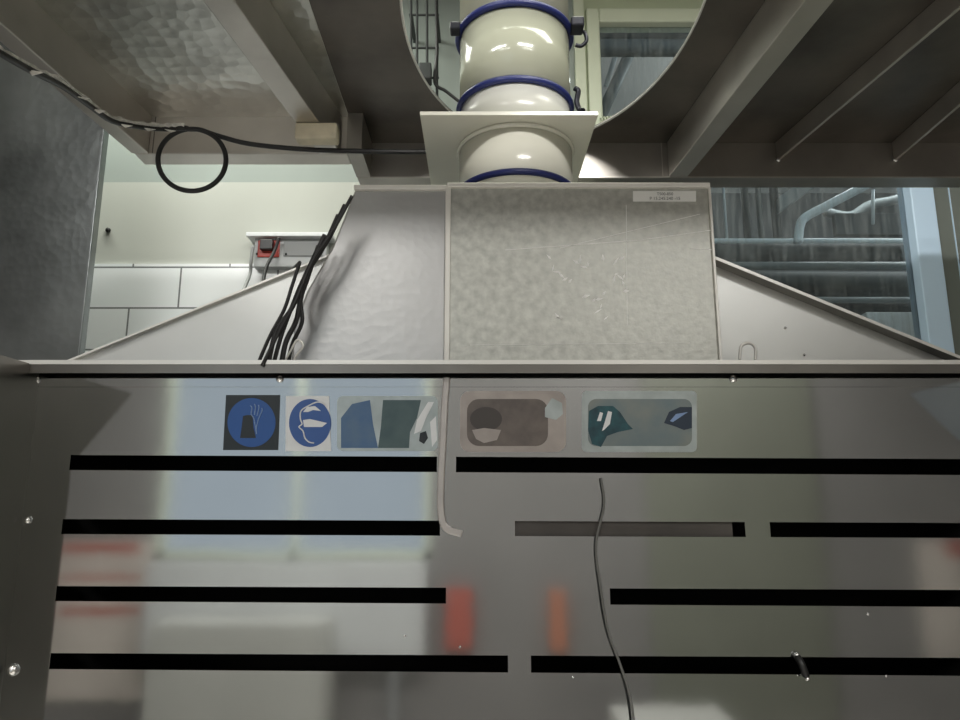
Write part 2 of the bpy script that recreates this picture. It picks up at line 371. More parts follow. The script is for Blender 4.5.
# side walls toward the photographer
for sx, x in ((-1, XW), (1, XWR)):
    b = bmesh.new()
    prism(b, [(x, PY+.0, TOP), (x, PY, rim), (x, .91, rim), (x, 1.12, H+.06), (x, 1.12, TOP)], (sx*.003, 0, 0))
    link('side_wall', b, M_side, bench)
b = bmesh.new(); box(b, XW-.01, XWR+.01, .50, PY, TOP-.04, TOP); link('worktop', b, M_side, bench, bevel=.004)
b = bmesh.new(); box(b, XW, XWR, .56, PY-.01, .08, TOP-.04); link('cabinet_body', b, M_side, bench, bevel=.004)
for lx in (XW+.03, XWR-.08):
    for ly in (.6, PY-.08): link('foot', bx(lx, lx+.05, ly, ly+.05, 0, .08), M_dark, bench)
def screw(px, py, Y, m, parent, r=.005, ground=None):
    p = onY(px, py, Y); b = bmesh.new()
    prof = [(0.0001, 0), (r, 0), (r*1.0, r*.35), (r*.75, r*.75), (.0001, r*.9)]
    seg = 16; R = []
    for rr, d in prof: R.append([b.verts.new((p.x+rr*math.cos(2*math.pi*q/seg), Y-d, p.z+rr*math.sin(2*math.pi*q/seg))) for q in range(seg)])
    for i in range(len(R)-1):
        for q in range(seg): b.faces.new([R[i][q], R[i][(q+1) % seg], R[i+1][(q+1) % seg], R[i+1][q]])
    return link('screw', b, m, parent, smooth=True)
for px, py in ((280, 379), (37, 380), (733, 379), (28, 520)): screw(px, py, PY-.0022 if py < 387 else PY, M_screw, bench, .0065)
screw(13, 670, PY, M_screw, bench, .010)
for px, py in ((460, 647), (573, 677), (405, 636), (868, 614), (886, 676)): screw(px, py, PY, M_screw, bench, .0022)
# bent bolt poking out of the lowest slot
p = onY(799, 664, PY-.002); t = thing('bolt', 'dark bent bolt sticking out of the lowest slot on the right', 'bolt')
link('bolt_shank', tube(bmesh.new(), spline([p+Vector((-.003, -.002, .012)), p+Vector((-.001, -.012, .003)), p+Vector((.004, -.014, -.016))]), .006, 12), M_screwd, t, True)
link('bolt_tip', tube(bmesh.new(), [p+Vector((-.004, -.002, .010)), p+Vector((-.004, -.004, .018))], .004, 10), M_screw, t, True)
link('bolt_tip', tube(bmesh.new(), [p+Vector((.005, -.014, -.017)), p+Vector((.007, -.014, -.022))], .004, 10), M_screw, t, True)

# thin wire hanging before the panel
pts = [onY(601, 478, PY-.006), onY(604, 505, PY-.006), onY(596, 545, PY-.006), onY(601, 590, PY-.01), onY(608, 630, PY-.012), onY(620, 664, PY-.014), onY(629, 692, PY-.014), onY(634, 724, PY-.014), onY(634, 760, PY-.012)]
tag(link('hanging_wire', tube(bmesh.new(), spline(pts), .0022, 8), M_wire, smooth=True), 'thin grey wire dangling down in front of the slotted steel panel', 'wire')
# pale upright stitching ghost at mid panel, built as an added strip
pts = [onY(447, 377, PY-.006), onY(445, 400, PY-.006), onY(443, 440, PY-.006), onY(441, 480, PY-.006), onY(441, 512, PY-.006), onY(446, 528, PY-.006), onY(462, 534, PY-.006)]
b = bmesh.new(); sp = spline(pts, 6); 
def ribbon(b, sp, w_, th):
    rings = []
    for i, q in enumerate(sp):
        tt = (sp[min(i+1, len(sp)-1)]-sp[max(i-1, 0)]); tt.normalize(); s = Vector((tt.z, 0, -tt.x))*w_/2; d = Vector((0, th/2, 0))
        rings.append([b.verts.new(q+s+d), b.verts.new(q-s+d), b.verts.new(q-s-d), b.verts.new(q+s-d)])
    for i in range(len(rings)-1):
        for k in range(4): b.faces.new([rings[i][k], rings[i][(k+1) % 4], rings[i+1][(k+1) % 4], rings[i+1][k]])
    b.faces.new(rings[0]); b.faces.new(rings[-1][::-1])
ribbon(b, sp, .012, .006)
M_strip = mat('pale_pinkish_strip', (.50, .47, .45), .35, .5, .1, 12)
tag(link('ghost_strip', b, M_strip, smooth=False, bevel=.002), 'added pale bent strip for a ghost line down the middle of the slotted panel', 'strip')

# ================================================================ safety stickers
SY = PY-.0012
def flat(name, pts, m, parent, y=SY, th=.0004):
    b = bmesh.new(); prism(b, [onY(x, yy, y) for x, yy in pts], (0, th, 0)); return link(name, b, m, parent)
def ell(cx, cy, rx, ry, n=48, a0=0, a1=360):
    return [(cx+rx*math.cos(math.radians(a0+(a1-a0)*i/n)), cy+ry*math.sin(math.radians(a0+(a1-a0)*i/n))) for i in range(n if a1-a0 == 360 else n+1)]
def rrect(x0, y0, x1, y1, r, n=6):
    out = []
    for cx, cy, a in ((x1-r, y0+r, -90), (x1-r, y1-r, 0), (x0+r, y1-r, 90), (x0+r, y0+r, 180)):
        out += [(cx+r*math.cos(math.radians(a+90*i/n)), cy+r*math.sin(math.radians(a+90*i/n))) for i in range(n+1)]
    return out
GS = 'safety stickers on the panel'
t = thing('safety_sticker', 'black square sticker with blue disc and dark glove pictogram', 'sticker', GS)
flat('backing', [(226, 395), (280, 395), (278, 450), (223, 450)], M_sblack, t)
flat('disc', ell(251.5, 422.5, 24, 24.5), M_sblue, t, SY-.0005)
flat('pictogram', [(243, 416), (247, 415), (252.5, 415), (253.5, 428), (256, 438), (240, 438), (241.5, 428)], M_sblack, t, SY-.0010)
b = bmesh.new()
for f in ([(251, 414), (252, 408), (250.5, 405.5)], [(254.5, 415), (255.5, 407), (254.5, 404)], [(257, 416), (259, 408), (258.5, 405)], [(258.5, 419), (262, 411), (262, 408)], [(251, 414), (254, 419), (255.5, 427), (256.5, 434)], [(258.5, 419), (256.5, 427), (256.5, 434)]):
    tube(b, spline([onY(x, y, SY-.0012) for x, y in f], 4), .0009, 6)
link('glove_outline', b, M_spale, t)
t = thing('safety_sticker', 'white square sticker with blue disc of a head wearing a mask', 'sticker', GS)
flat('backing', [(286, 396), (329, 396), (331, 451), (285.5, 451)], M_white, t)
flat('disc', ell(310, 423, 21, 24), M_sblue2, t, SY-.0005)
b = bmesh.new()
for f in ([(326, 405), (318, 402), (308, 406), (301, 411), (300.5, 419), (302, 424), (299, 427), (303, 431), (305, 438), (309, 442), (314, 443)], ):
    tube(b, spline([onY(x, y, SY-.0012) for x, y in f], 5), .0013, 6)
prism(b, [onY(x, y, SY-.0010) for x, y in ((303, 420), (310, 419), (327, 423), (322, 427), (304, 427))], (0, .0004, 0))
prism(b, [onY(x, y, SY-.0010) for x, y in ((303, 412), (307, 407), (315, 406), (321, 411), (313, 410), (308, 412))], (0, .0004, 0))
link('mask_pictogram', b, M_white, t)
def soft(name, pts, m, parent, k=1): return flat(name, pts, m, parent, SY-.0005*k)
M_mix = mat('faded_teal_print', (.075, .12, .125), .35, 0, .3, 30, col2=(.05, .09, .10))
M_mixb = mat('faded_blue_print', (.05, .12, .27), .35, 0, .3, 30, col2=(.09, .16, .26))
M_pal = mat('milky_sticker_film', (.42, .47, .47), .3, .35, .15, 25)
M_beige = mat('beige_sticker_film', (.40, .36, .335), .3, .4, .12, 25)
M_brown = mat('brown_faded_print', (.17, .145, .13), .35, .2, .3, 30, col2=(.10, .085, .08))
t = thing('safety_sticker', 'faded sticker with blue and dark green fields, third from left', 'sticker', GS)
soft('backing', rrect(337, 396, 438, 451, 6), M_pal, t, 0)
soft('blue_field', [(341, 418), (352, 404), (370, 400), (373, 424), (378, 448), (341, 448)], M_mixb, t)
soft('dark_field', [(383, 400), (421, 400), (417, 418), (410, 432), (409, 448), (378, 448), (381, 426)], M_mix, t)
soft('blot', [(420, 433), (426, 431), (428, 438), (424, 444), (419, 441)], M_sblack, t)
soft('white_swoosh', [(428, 402), (434, 402), (426, 418), (421, 431), (414, 434), (417, 420)], M_white, t, 2)
soft('white_swoosh', [(430, 422), (436, 416), (437, 440), (432, 447), (431, 434)], M_white, t, 2)
t = thing('safety_sticker', 'worn beige sticker with a dark oval, right of the pale strip', 'sticker', GS)
soft('backing', rrect(460, 391, 566, 452, 10), M_beige, t, 0)
soft('print', rrect(467, 399, 548, 446, 12), M_brown, t)
soft('dark_oval', ell(486, 419, 16, 12), mat('dark_brown_print', (.06, .052, .048), .35), t, 2)
soft('white_patch', [(472, 430), (484, 428), (501, 430), (497, 440), (484, 443), (476, 439)], M_beige, t, 3)
soft('white_patch', [(545, 408), (552, 398), (562, 403), (563, 414), (556, 420), (545, 417)], M_pal, t, 3)
t = thing('safety_sticker', 'wide grey blue sticker with two dark shapes, farthest right', 'sticker', GS)
soft('backing', rrect(582, 391, 697, 452, 5), M_pal, t, 0)
soft('blue_field', rrect(588, 399, 692, 446, 8), mat('grey_blue_print', (.13, .19, .22), .35, .2, .35, 14, col2=(.23, .25, .23)), t)
soft('dark_shape', [(589, 411), (598, 406), (613, 406), (620, 412), (628, 424), (633, 429), (618, 432), (607, 436), (601, 447), (592, 444), (588, 430)], mat('dark_teal_print', (.01, .035, .05), .35, 0, .5, 50, col2=(.02, .10, .12)), t, 2)
soft('white_fleck', [(597, 421), (600, 412), (603, 413), (601, 421)], M_white, t, 3)
soft('white_fleck', [(602, 431), (606, 418), (608, 411), (612, 412), (610, 424), (604, 430)], M_white, t, 3)
soft('dark_blade', [(664, 423), (669, 412), (680, 407), (692, 407), (692, 428), (684, 430), (674, 426)], mat('dark_blue_print', (.02, .035, .06), .35), t, 2)
soft('white_streak', [(670, 421), (676, 414), (688, 412), (682, 416), (673, 422)], M_spale, t, 3)

# ================================================================ hopper behind the rim
HY = 1.40
hop = thing('exhaust_hopper', 'triangular pale steel exhaust hopper rising behind the bench rim', 'hopper')
def hp(px, py): return onY(px, py, HY)
A, Bp, Cp, D = hp(72, 361), hp(340, 254), hp(690, 256), hp(973, 361)
A.z = D.z = rim-.02
A = Vector((A.x-.075, HY, rim+.004)); D = Vector((D.x+.03, HY, rim+.004))
_xm, _xr = onY(446, 300, 1.30).x-.003, onY(716, 300, 1.30).x+.006
_t = (D.x-_xr)/(D.x-Cp.x); Rp = Vector((_xr, HY, D.z+(Cp.z-D.z)*_t))
b = bmesh.new(); prism(b, [A, Bp, (_xm, HY, Bp.z), (_xm, HY, A.z)], (0, .20, 0)); link('hopper_body', b, M_hop, hop)
b = bmesh.new(); prism(b, [(_xr, HY, D.z), Rp, D], (0, .20, 0)); link('hopper_body', b, M_hop, hop)
Cp = Rp
def lipbar(a, c, thick=.006, dpt=.03):
    a, c = Vector(a), Vector(c); d = (c-a).normalized(); n = Vector((-d.z, 0, d.x)); n = n if n.z > 0 else -n
    b = bmesh.new(); prism(b, [a, c, c+n*thick, a+n*thick], (0, -dpt, 0)); return b
link('edge_flange', lipbar(A, Bp, .004, .012), M_edge, hop); link('edge_flange', lipbar(Cp, D, .004, .03), M_lip, hop)
link('edge_bead', lipbar(Cp+Vector((0, -.03, 0)), D+Vector((0, -.03, 0)), .006, .002), M_edge, hop)
screw(785, 283+45, HY, M_screw, hop, .003); screw(804, 355, HY, M_screw, hop, .003)
b = bmesh.new(); tube(b, spline([hp(729, 366), hp(730, 354), hp(734, 350), hp(740, 350), hp(744, 355), hp(744, 366)]), .003, 8)
for v in b.verts: v.co.y -= .06
tag(link('wire_loop', b, M_lid, smooth=True), 'small pale wire loop standing on the rim right of the box', 'wire loop')

# ================================================================ galvanised box
BY = 1.30
gb = thing('exhaust_box', 'large galvanised sheet metal box under the round duct', 'metal box')
def bp_(px, py, Y=BY): return onY(px, py, Y)
zt_b = bp_(560, 187.5).z; xr = bp_(716, 300).x; xm = bp_(446, 300).x; zb = rim+.004
b = bmesh.new(); box(b, xm, xr, BY, BY+.34, zb, zt_b); link('box_body', b, M_box, gb, bevel=.004)
fl_ = [bp_(354, 187), bp_(447, 186), bp_(447, 360), bp_(290, 360), bp_(293, 325), bp_(306, 290), bp_(332, 245)]
for q in fl_: q.y = BY+.006
fl_[2].z = fl_[3].z = zb; fl_[1].z = fl_[0].z = zt_b-.003; fl_[1].x = fl_[2].x = xm
b = bmesh.new(); prism(b, fl_, (0, .088, 0)); link('side_box', b, M_boxL, gb, bevel=.004)
link('top_lip', bx(xm-.11*0-.0, xr+.002, BY-.007, BY+.02, zt_b-.002, zt_b+.008), M_lid, gb, bevel=.002)
link('top_lip', bx(fl_[0].x, xm, BY-.001, BY+.02, zt_b-.004, zt_b+.006), M_lid, gb, bevel=.002)
link('corner_seam', bx(xm-.003, xm+.008, BY-.004, BY, zb, zt_b), M_lid, gb, bevel=.0015)
link('corner_seam', bx(xr-.001, xr+.004, BY-.003, BY+.02, zb, zt_b), M_lid, gb, bevel=.0015)
b = bmesh.new()
rnd = random.Random(3)
spots = [(549, 257), (553, 268), (557, 272), (561, 275), (565, 279), (576, 262), (580, 259), (584, 267), (588, 264), (603, 258), (616, 261), (622, 258), (616, 274), (620, 277), (624, 276), (623, 283), (614, 279), (586, 296), (594, 300), (599, 299), (604, 293), (601, 306), (598, 311), (606, 318), (557, 316), (559, 318), (570, 281), (626, 291)]
for x, y in spots:
    a = rnd.uniform(0, 3); l = rnd.uniform(1.8, 5); w_ = rnd.uniform(.8, 1.7)
    c, s = math.cos(a), math.sin(a)
    prism(b, [onY(x+u*l*c-v*w_*s, y+u*l*s+v*w_*c, BY-.0006) for u, v in ((-1, -.3), (.2, -1), (1, .2), (.1, 1))], (0, .0005, 0))
for x0, y0, x1, y1, w_ in ((505, 250, 640, 240, .35), (640, 240, 712, 230, .3), (626, 205, 627, 325, .5), (560, 248, 700, 214, .2), (470, 345, 690, 343, .25), (690, 248, 714, 250, .4)):
    prism(b, [onY(x0, y0-w_, BY-.0005), onY(x1, y1-w_, BY-.0005), onY(x1+w_, y1+w_, BY-.0005), onY(x0+w_, y0+w_, BY-.0005)], (0, .0004, 0))
link('scratches', b, mat('bare_white_fleck', (.95, .95, .93), .6), gb)
t = thing('paper_label', 'white printed paper label at upper right corner of galvanised box', 'label')
flat('label_sheet', [(633, 191), (696, 191), (696, 201.5), (633, 201.5)], M_paper, t, BY-.001)
def text(s, px, py, hpx, Y, m, parent, name='lettering'):
    p = onY(px, py, Y); cu = bpy.data.curves.new(name, 'FONT'); cu.body = s; cu.size = hpx*Y*1.05/FPX*1.35; cu.align_x = 'CENTER'; cu.align_y = 'CENTER'; cu.extrude = .0002
    o = bpy.data.objects.new(name, cu); COL.objects.link(o); o.rotation_euler = (math.pi/2, 0, 0); o.location = p; cu.materials.append(m); o.parent = parent
    bpy.context.view_layer.update()
    me = bpy.data.meshes.new_from_object(o.evaluated_get(bpy.context.evaluated_depsgraph_get())); mw = o.matrix_world.copy()
    bpy.data.objects.remove(o); me.transform(Matrix.Translation(p) @ Matrix.Rotation(math.pi/2, 4, 'X'))
    o = bpy.data.objects.new(name, me); COL.objects.link(o); o.parent = parent
    if not me.materials: me.materials.append(m)
    return o
text('TS00-850', 665, 194, 3.2, BY-.0016, M_ink, t); text('P 15.245.240 -15', 665, 198.5, 3.4, BY-.0016, M_ink, t)

# ================================================================ round duct
CX, CYD, RD = .081, 1.48, .128
duct = thing('exhaust_duct', 'round cream plastic exhaust duct with blue clamps going up through the opening', 'duct')
def ring(z0, z1, r0, r1, m, name, sm=True, bev=0):
    return link(name, lathe(bmesh.new(), [(r0, z0), (r1, z0), (r1, z1), (r0, z1)], CX, CYD), m, duct, smooth=False, bevel=bev)
def dz(py, R=RD): return onY(515, py, CYD-R).z
zpl = onY(515, 123, CYD-RD).z
def cyl(z0, z1, r, m, name):
    b = bmesh.new(); seg = 96
    lo = [b.verts.new((CX+r*math.cos(2*math.pi*k/seg), CYD+r*math.sin(2*math.pi*k/seg), z0)) for k in range(seg)]
    hi = [b.verts.new((v.co.x, v.co.y, z1)) for v in lo]
    for k in range(seg): b.faces.new([lo[k], lo[(k+1) % seg], hi[(k+1) % seg], hi[k]])
    o = link(name, b, m, duct, smooth=True); s = o.modifiers.new('thickness', 'SOLIDIFY'); s.thickness = .004; s.offset = -1 ; return o
zr2, zr3 = dz(79), dz(4)
cyl(zt_b+.0085, zpl, RD, M_pvc, 'lower_pipe')
cyl(zpl, zr2, RD-.002, M_pvcw, 'middle_pipe')
cyl(zr2, zr3, RD, M_clear, 'upper_pipe')
cyl(zr3, ZC-.002, RD+.001, M_clear, 'top_pipe')
def clamp(z, m, name, r=RD-.001, h=.013):
    b = lathe(bmesh.new(), [(r-.006, z-h/2), (r+.006, z-h/2), (r+.009, z), (r+.006, z+h/2), (r-.006, z+h/2)], CX, CYD, 96)
    return link(name, b, m, duct, smooth=True)
clamp(dz(172), M_blue, 'clamp_band'); clamp(zr2, M_blue, 'clamp_band'); c3 = clamp(zr3, M_blue, 'clamp_band', RD+.003)
ring(zpl-.010, zpl, RD-.002, RD+.006, M_pvc, 'weld_bead', bev=.004)
# clamp levers
b = bmesh.new(); X0 = CX+RD
tube(b, spline([(X0+.010, CYD-.03, zr3), (X0+.030, CYD-.04, zr3-.004), (X0+.036, CYD-.04, zr3-.025), (X0+.024, CYD-.04, zr3-.040), (X0+.010, CYD-.04, zr3-.038)]), .0045, 10)
link('clamp_lever', b, M_dark, c3)
link('clamp_buckle', bx(X0-.002, X0+.028, CYD-.07, CYD-.03, zr3-.008, zr3+.016), M_dark, c3, bevel=.004)
link('clamp_buckle', bx(CX-RD-.022, CX-RD+.002, CYD-.06, CYD-.03, zr3-.010, zr3+.010), M_dark, c3, bevel=.004)
b = bmesh.new(); tube(b, spline([(X0+.004, CYD-.05, zr2+.028), (X0+.012, CYD-.05, zr2+.02), (X0+.008, CYD-.05, zr2-.006), (X0+.014, CYD-.05, zr2-.026), (X0+.02, CYD-.06, zr2-.034)]), .006, 10)
link('clamp_lever', b, M_dark, duct)
# square plate
sc = .5
pxl, pxr = onZ(420, 115, zpl).x, onZ(598, 115, zpl).x; pyn = onZ(510, 115, zpl).y
pxc = (pxl+pxr)/2
b = bmesh.new()
seg = 64; hw = (pxr-pxl)/2; yc = pyn+hw
def plate(z):
    inner = [b.verts.new((CX+(RD)*math.cos(2*math.pi*k/seg), CYD+(RD)*math.sin(2*math.pi*k/seg), z)) for k in range(seg)]
    outer = []
    for k in range(seg):
        c, s = math.cos(2*math.pi*k/seg), math.sin(2*math.pi*k/seg); q = 1/max(abs(c), abs(s))
        outer.append(b.verts.new((pxc+hw*c*q, yc+hw*s*q, z)))
    return inner, outer
i0, o0 = plate(zpl); i1, o1 = plate(zpl+.008)
for k in range(seg):
    j = (k+1) % seg
    b.faces.new([i0[k], i0[j], o0[j], o0[k]]); b.faces.new([i1[k], i1[j], o1[j], o1[k]]); b.faces.new([o0[k], o0[j], o1[j], o1[k]]); b.faces.new([i0[k], i0[j], i1[j], i1[k]])
link('flange_plate', b, M_pvc, duct)

# ================================================================ steel decks overhead
ZS = H+1.0; ZBm = H+.893
SPLIT = onZ(352, 165, ZBm).x
# --- right deck with the oval opening
dkR = thing('steel_deck', 'dark stained steel deck overhead with ribs and a round opening', 'deck')
YR = onZ(800, 143, ZS).y; YR2 = onZ(800, 188, ZBm).y
XRR = 2.5; YF = .15
hc = onZ(550, 20, ZS); hf = onZ(550, 142, ZS)
rx = (onZ(697, 20, ZS).x-onZ(403, 20, ZS).x)/2; ry = hf.y-hc.y-.0
hcx, hcy = hc.x, hc.y
b = bmesh.new(); seg = 96
x0d, x1d, y0d, y1d = SPLIT, XRR, YF, YR
def clampray(c, s):
    tx = ((x1d-hcx)/c if c > 0 else (x0d-hcx)/c) if abs(c) > 1e-6 else 1e9
    ty = ((y1d-hcy)/s if s > 0 else (y0d-hcy)/s) if abs(s) > 1e-6 else 1e9
    t_ = min(tx, ty); return hcx+c*t_, hcy+s*t_
angs = sorted([2*math.pi*k/seg for k in range(seg)] + [math.atan2(yy-hcy, xx-hcx) % (2*math.pi) for xx in (x0d, x1d) for yy in (y0d, y1d)])
ins = [(hcx+rx*math.cos(a), hcy+ry*math.sin(a)) for a in angs]
# keep inner and outer on the same ray
inn, out = [], []
for a in angs:
    c, s = math.cos(a), math.sin(a); q = 1/math.sqrt((c/rx)**2+(s/ry)**2)
    inn.append((hcx+c*q, min(hcy+s*q, y1d-.006))); out.append(clampray(c, s))
for z in (ZS, ZS+.006):
    vi = [b.verts.new((*p, z)) for p in inn]; vo = [b.verts.new((*p, z)) for p in out]
    for k in range(len(angs)):
        j = (k+1) % len(angs); b.faces.new([vi[k], vi[j], vo[j], vo[k]])
    if z == ZS: vi0, vo0 = vi, vo
for k in range(len(angs)):
    j = (k+1) % len(angs); b.faces.new([vi0[k], vi0[j], vi[j], vi[k]]); b.faces.new([vo0[k], vo0[j], vo[j], vo[k]])
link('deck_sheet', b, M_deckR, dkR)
# bare rim of the opening
pts = [Vector((*p, ZS)) for p in inn]
link('opening_edge', tube(bmesh.new(), pts, .003, 6, closed=True), M_edge, dkR)
link('rear_beam', bx(SPLIT, XRR, YR, YR2, ZBm, ZS+.006), M_beam, dkR, bevel=.003)
link('end_plate', bx(SPLIT, SPLIT+.04, onZ(200, 117, ZS).y-.02, YR, ZBm, ZS), M_beam, dkR)
link('beam_edge', bx(SPLIT, XRR, YR-.002, YR+.001, ZBm-.001, ZBm+.003), M_beamL, dkR)
def rib(parent, f, r_, w_, h, m, name='rib'):
    """f / r_: front and rear points on the bottom plane; deep rib up to the sheet"""
    f, r_ = Vector(f), Vector(r_)
    b = bmesh.new(); strip_bar(b, f, r_, w_, h); return link(name, b, m, parent, bevel=.002)
def ext(a, c, y):      # extend the line c->a to a nearer y
    d = a-c; return c + d*((y-c.y)/d.y)
# first rib: box section, left bottom edge 803,0 -> 667,177 ; right bottom edge 837,0 -> 688,177
a1, c1 = onZ(820, 0, ZBm), onZ(678, 177, ZBm)
wr = onZ(837, 0, ZBm).x-onZ(803, 0, ZBm).x
rib(dkR, ext(a1, c1, YF), c1, wr*.85, ZS-ZBm, M_beamL)
zr_ = H+.94
for (pa, pc) in (((957, 11), (778, 161)), ((1010, 63), (895, 161))):
    zz = onY(pc[0], pc[1], YR-.002).z
    a1, c1 = onZ(*pa, zz), onZ(*pc, zz)
    rib(dkR, ext(a1, c1, YF), c1, .008, ZS-zz, M_beamL)
for px, py in ((778, 161), (895, 161)):
    screw(px, py-1, YR-.001, M_screw, dkR, .008)
b = bx(onY(663, 178, YR).x-.001, onY(663, 178, YR).x+.001, YR-.0015, YR, ZBm+.002, ZS); link('weld_line', b, M_beamL, dkR)
# --- left deck
dkL = thing('steel_deck', 'spotted shiny steel deck overhead at upper left with box frame', 'deck')
YLr = onZ(200, 117, ZS).y; YL2 = onZ(200, 165, ZBm).y
cs = onZ(150, 155, ZBm); fs = onZ(12, 33, ZBm); 
g = ext(fs, cs, YF)
sl = (g.x-cs.x)/(YF-YLr)
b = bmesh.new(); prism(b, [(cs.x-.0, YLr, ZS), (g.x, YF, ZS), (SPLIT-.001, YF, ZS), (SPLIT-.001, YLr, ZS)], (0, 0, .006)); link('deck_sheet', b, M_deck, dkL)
link('rear_beam', bx(cs.x-.04, SPLIT-.001, YLr, YL2, ZBm, ZS+.006), M_beamL, dkL, bevel=.003)
b = bmesh.new(); prism(b, [(cs.x, YLr-.001, ZBm), (g.x, YF, ZBm), (g.x-.045, YF, ZBm), (cs.x-.045, YLr-.001, ZBm)], (0, 0, ZS-ZBm+.006)); link('side_beam', b, M_beamL, dkL, bevel=.003)
a1, c1 = onZ(218, 0, ZBm), onZ(307, 122, ZBm); c1 = ext(a1, c1, YLr-.001)
wl = onZ(238, 0, ZBm).x-onZ(203, 0, ZBm).x
rib(dkL, ext(a1, c1, YF), c1, wl*.9, ZS-ZBm, M_beamL)
b = bx(onY(150, 140, YLr).x-.001+.01, onY(150, 140, YLr).x+.011, YLr-.0015, YLr, ZBm+.002, ZS); link('weld_line', b, M_lip, dkL)
# hanger rods carry both decks from the ceiling
for xx in (cs.x-.02, SPLIT-.05):
    link('hanger_rod', bx(xx-.01, xx+.01, .3, .32, ZS+.006, ZC), M_beam, dkL)
link('hanger_rod', bx(cs.x-.03, cs.x-.01, YL2-.03, YL2-.01, ZS+.006, ZC), M_beam, dkL)
for xx in (SPLIT+.03, 2.3):
    for yy in (.2, YR2-.03): link('hanger_rod', bx(xx-.01, xx+.01, yy, yy+.02, ZS+.006, ZC), M_beam, dkR)
# wooden block
p0, p1 = onY(295, 122, 1.56), onY(336, 138, 1.56)
tag(link('wooden_block', bx(p0.x, p1.x, 1.56, 1.60, p1.z, ZBm-.0005), M_wood, bevel=.005), 'small cream block fixed under the rear end of the left rib', 'block')

# ================================================================ dark swirl-finished panel, far left
SYP = 1.93
pe = onY(107, 140, SYP).x
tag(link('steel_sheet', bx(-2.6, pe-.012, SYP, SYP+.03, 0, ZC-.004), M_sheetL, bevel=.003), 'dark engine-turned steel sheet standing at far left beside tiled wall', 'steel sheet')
# ================================================================ cable with coil
def cb(px, py, Y): return onY(px, py, Y)
yA = .9; yB_ = YLr-.03
path = [cb(-40, 30, .98), cb(0, 53, 1.06), cb(30, 70, 1.15), cb(62, 86, 1.26), cb(90, 106, 1.38), cb(112, 121, 1.47), cb(140, 127, 1.55), cb(165, 129, 1.60), cb(185, 128, 1.62)]
# one loop of the coil, then on to the right
cx_, cy_, R_ = 192, 160, 34
loop = [cb(cx_+R_*math.cos(math.radians(a)), cy_-(R_-3)*math.sin(math.radians(a)), 1.62+.006*i/12) for i, a in enumerate(range(95, -300, -15))]
tail = [cb(222, 137, 1.635), cb(250, 144, 1.64), cb(300, 149, 1.64), cb(350, 151, 1.64), cb(420, 152, 1.66), cb(470, 150, 1.68)]
tag_c = thing('coiled_cable', 'black cable with peeling pale tape and one hanging loop at upper left', 'cable')
link('cable', tube(bmesh.new(), spline(path + loop + tail, 4), .0062, 10), M_cable, tag_c, True)
b = bmesh.new(); P = spline(path[1:], 6)
tube(b, [q+Vector((0, -.005, .007+rnd.uniform(-.002, .002))) for q in P], .0050, 7, jitter=.35)
for i in (6, 15, 19, 26, 31, 36):
    q = P[i]+Vector((0, -.006, -.003)); prism(b, [q, q+Vector((.03, .002, -.004)), q+Vector((rnd.uniform(.008, .025), 0, -.008-rnd.uniform(0, .006)))], (0, .001, 0))
link('tape', b, M_dust, tag_c)
# ================================================================ socket rail on the wall
sy = YW-.05
so = thing('socket_box', 'grey wall socket box with red plug under a pale rail', 'socket')
def wb(x0, y0, x1, y1, Y0, Y1, m, name, bevel=.003):
    a, c = onY(x0, y0, Y0), onY(x1, y1, Y0); return link(name, bx(a.x, c.x, Y0, Y1, c.z, a.z), m, so, bevel=bevel)
wb(255, 235, 326, 267, sy, YW-.014, M_outlet, 'socket_body')
wb(246, 232, 332, 236, sy-.03, YW-.006, M_white, 'rail', .002)
wb(258, 240, 279, 257, sy-.006, sy, M_red, 'socket_plate')
wb(260, 239, 272, 249, sy-.03, sy-.006, M_screwd, 'plug')
wb(284, 241, 322, 256, sy-.005, sy, M_greyc, 'socket_cover')
screw(257, 254, sy-.001, M_screwd, so, .004); screw(286, 254, sy-.006, M_screwd, so, .004)
t_ = sy-.03
hpc = lambda pts, r, m, l, nm='power_cable': tag(link(nm, tube(bmesh.new(), spline(pts), r, 8), m, smooth=True), l, 'cable')
hpc([cb(253, 246, t_), cb(251, 262, t_), cb(250, 274, t_), cb(243, 292, t_-.05), cb(238, 310, t_-.1)], .006, M_greyc, 'thin grey cable dropping left of the wall socket box')
hpc([cb(279, 238, t_), cb(274, 252, t_), cb(267, 266, t_-.02), cb(263, 284, t_-.05), cb(262, 305, t_-.1)], .006, M_cable, 'black cable dropping from the red plug of the socket')
hpc([cb(300, 262, t_), cb(290, 272, t_-.05), cb(282, 284, t_-.1)], .006, M_cable, 'short black cable leaving the socket box bottom right')
tag(link('wall_hook', tube(bmesh.new(), [onY(108, 230, YW-.006), onY(108, 230, YW-.03)], .009, 10), M_screwd, smooth=True), 'small dark screw hole plug in cream wall at left', 'screw')
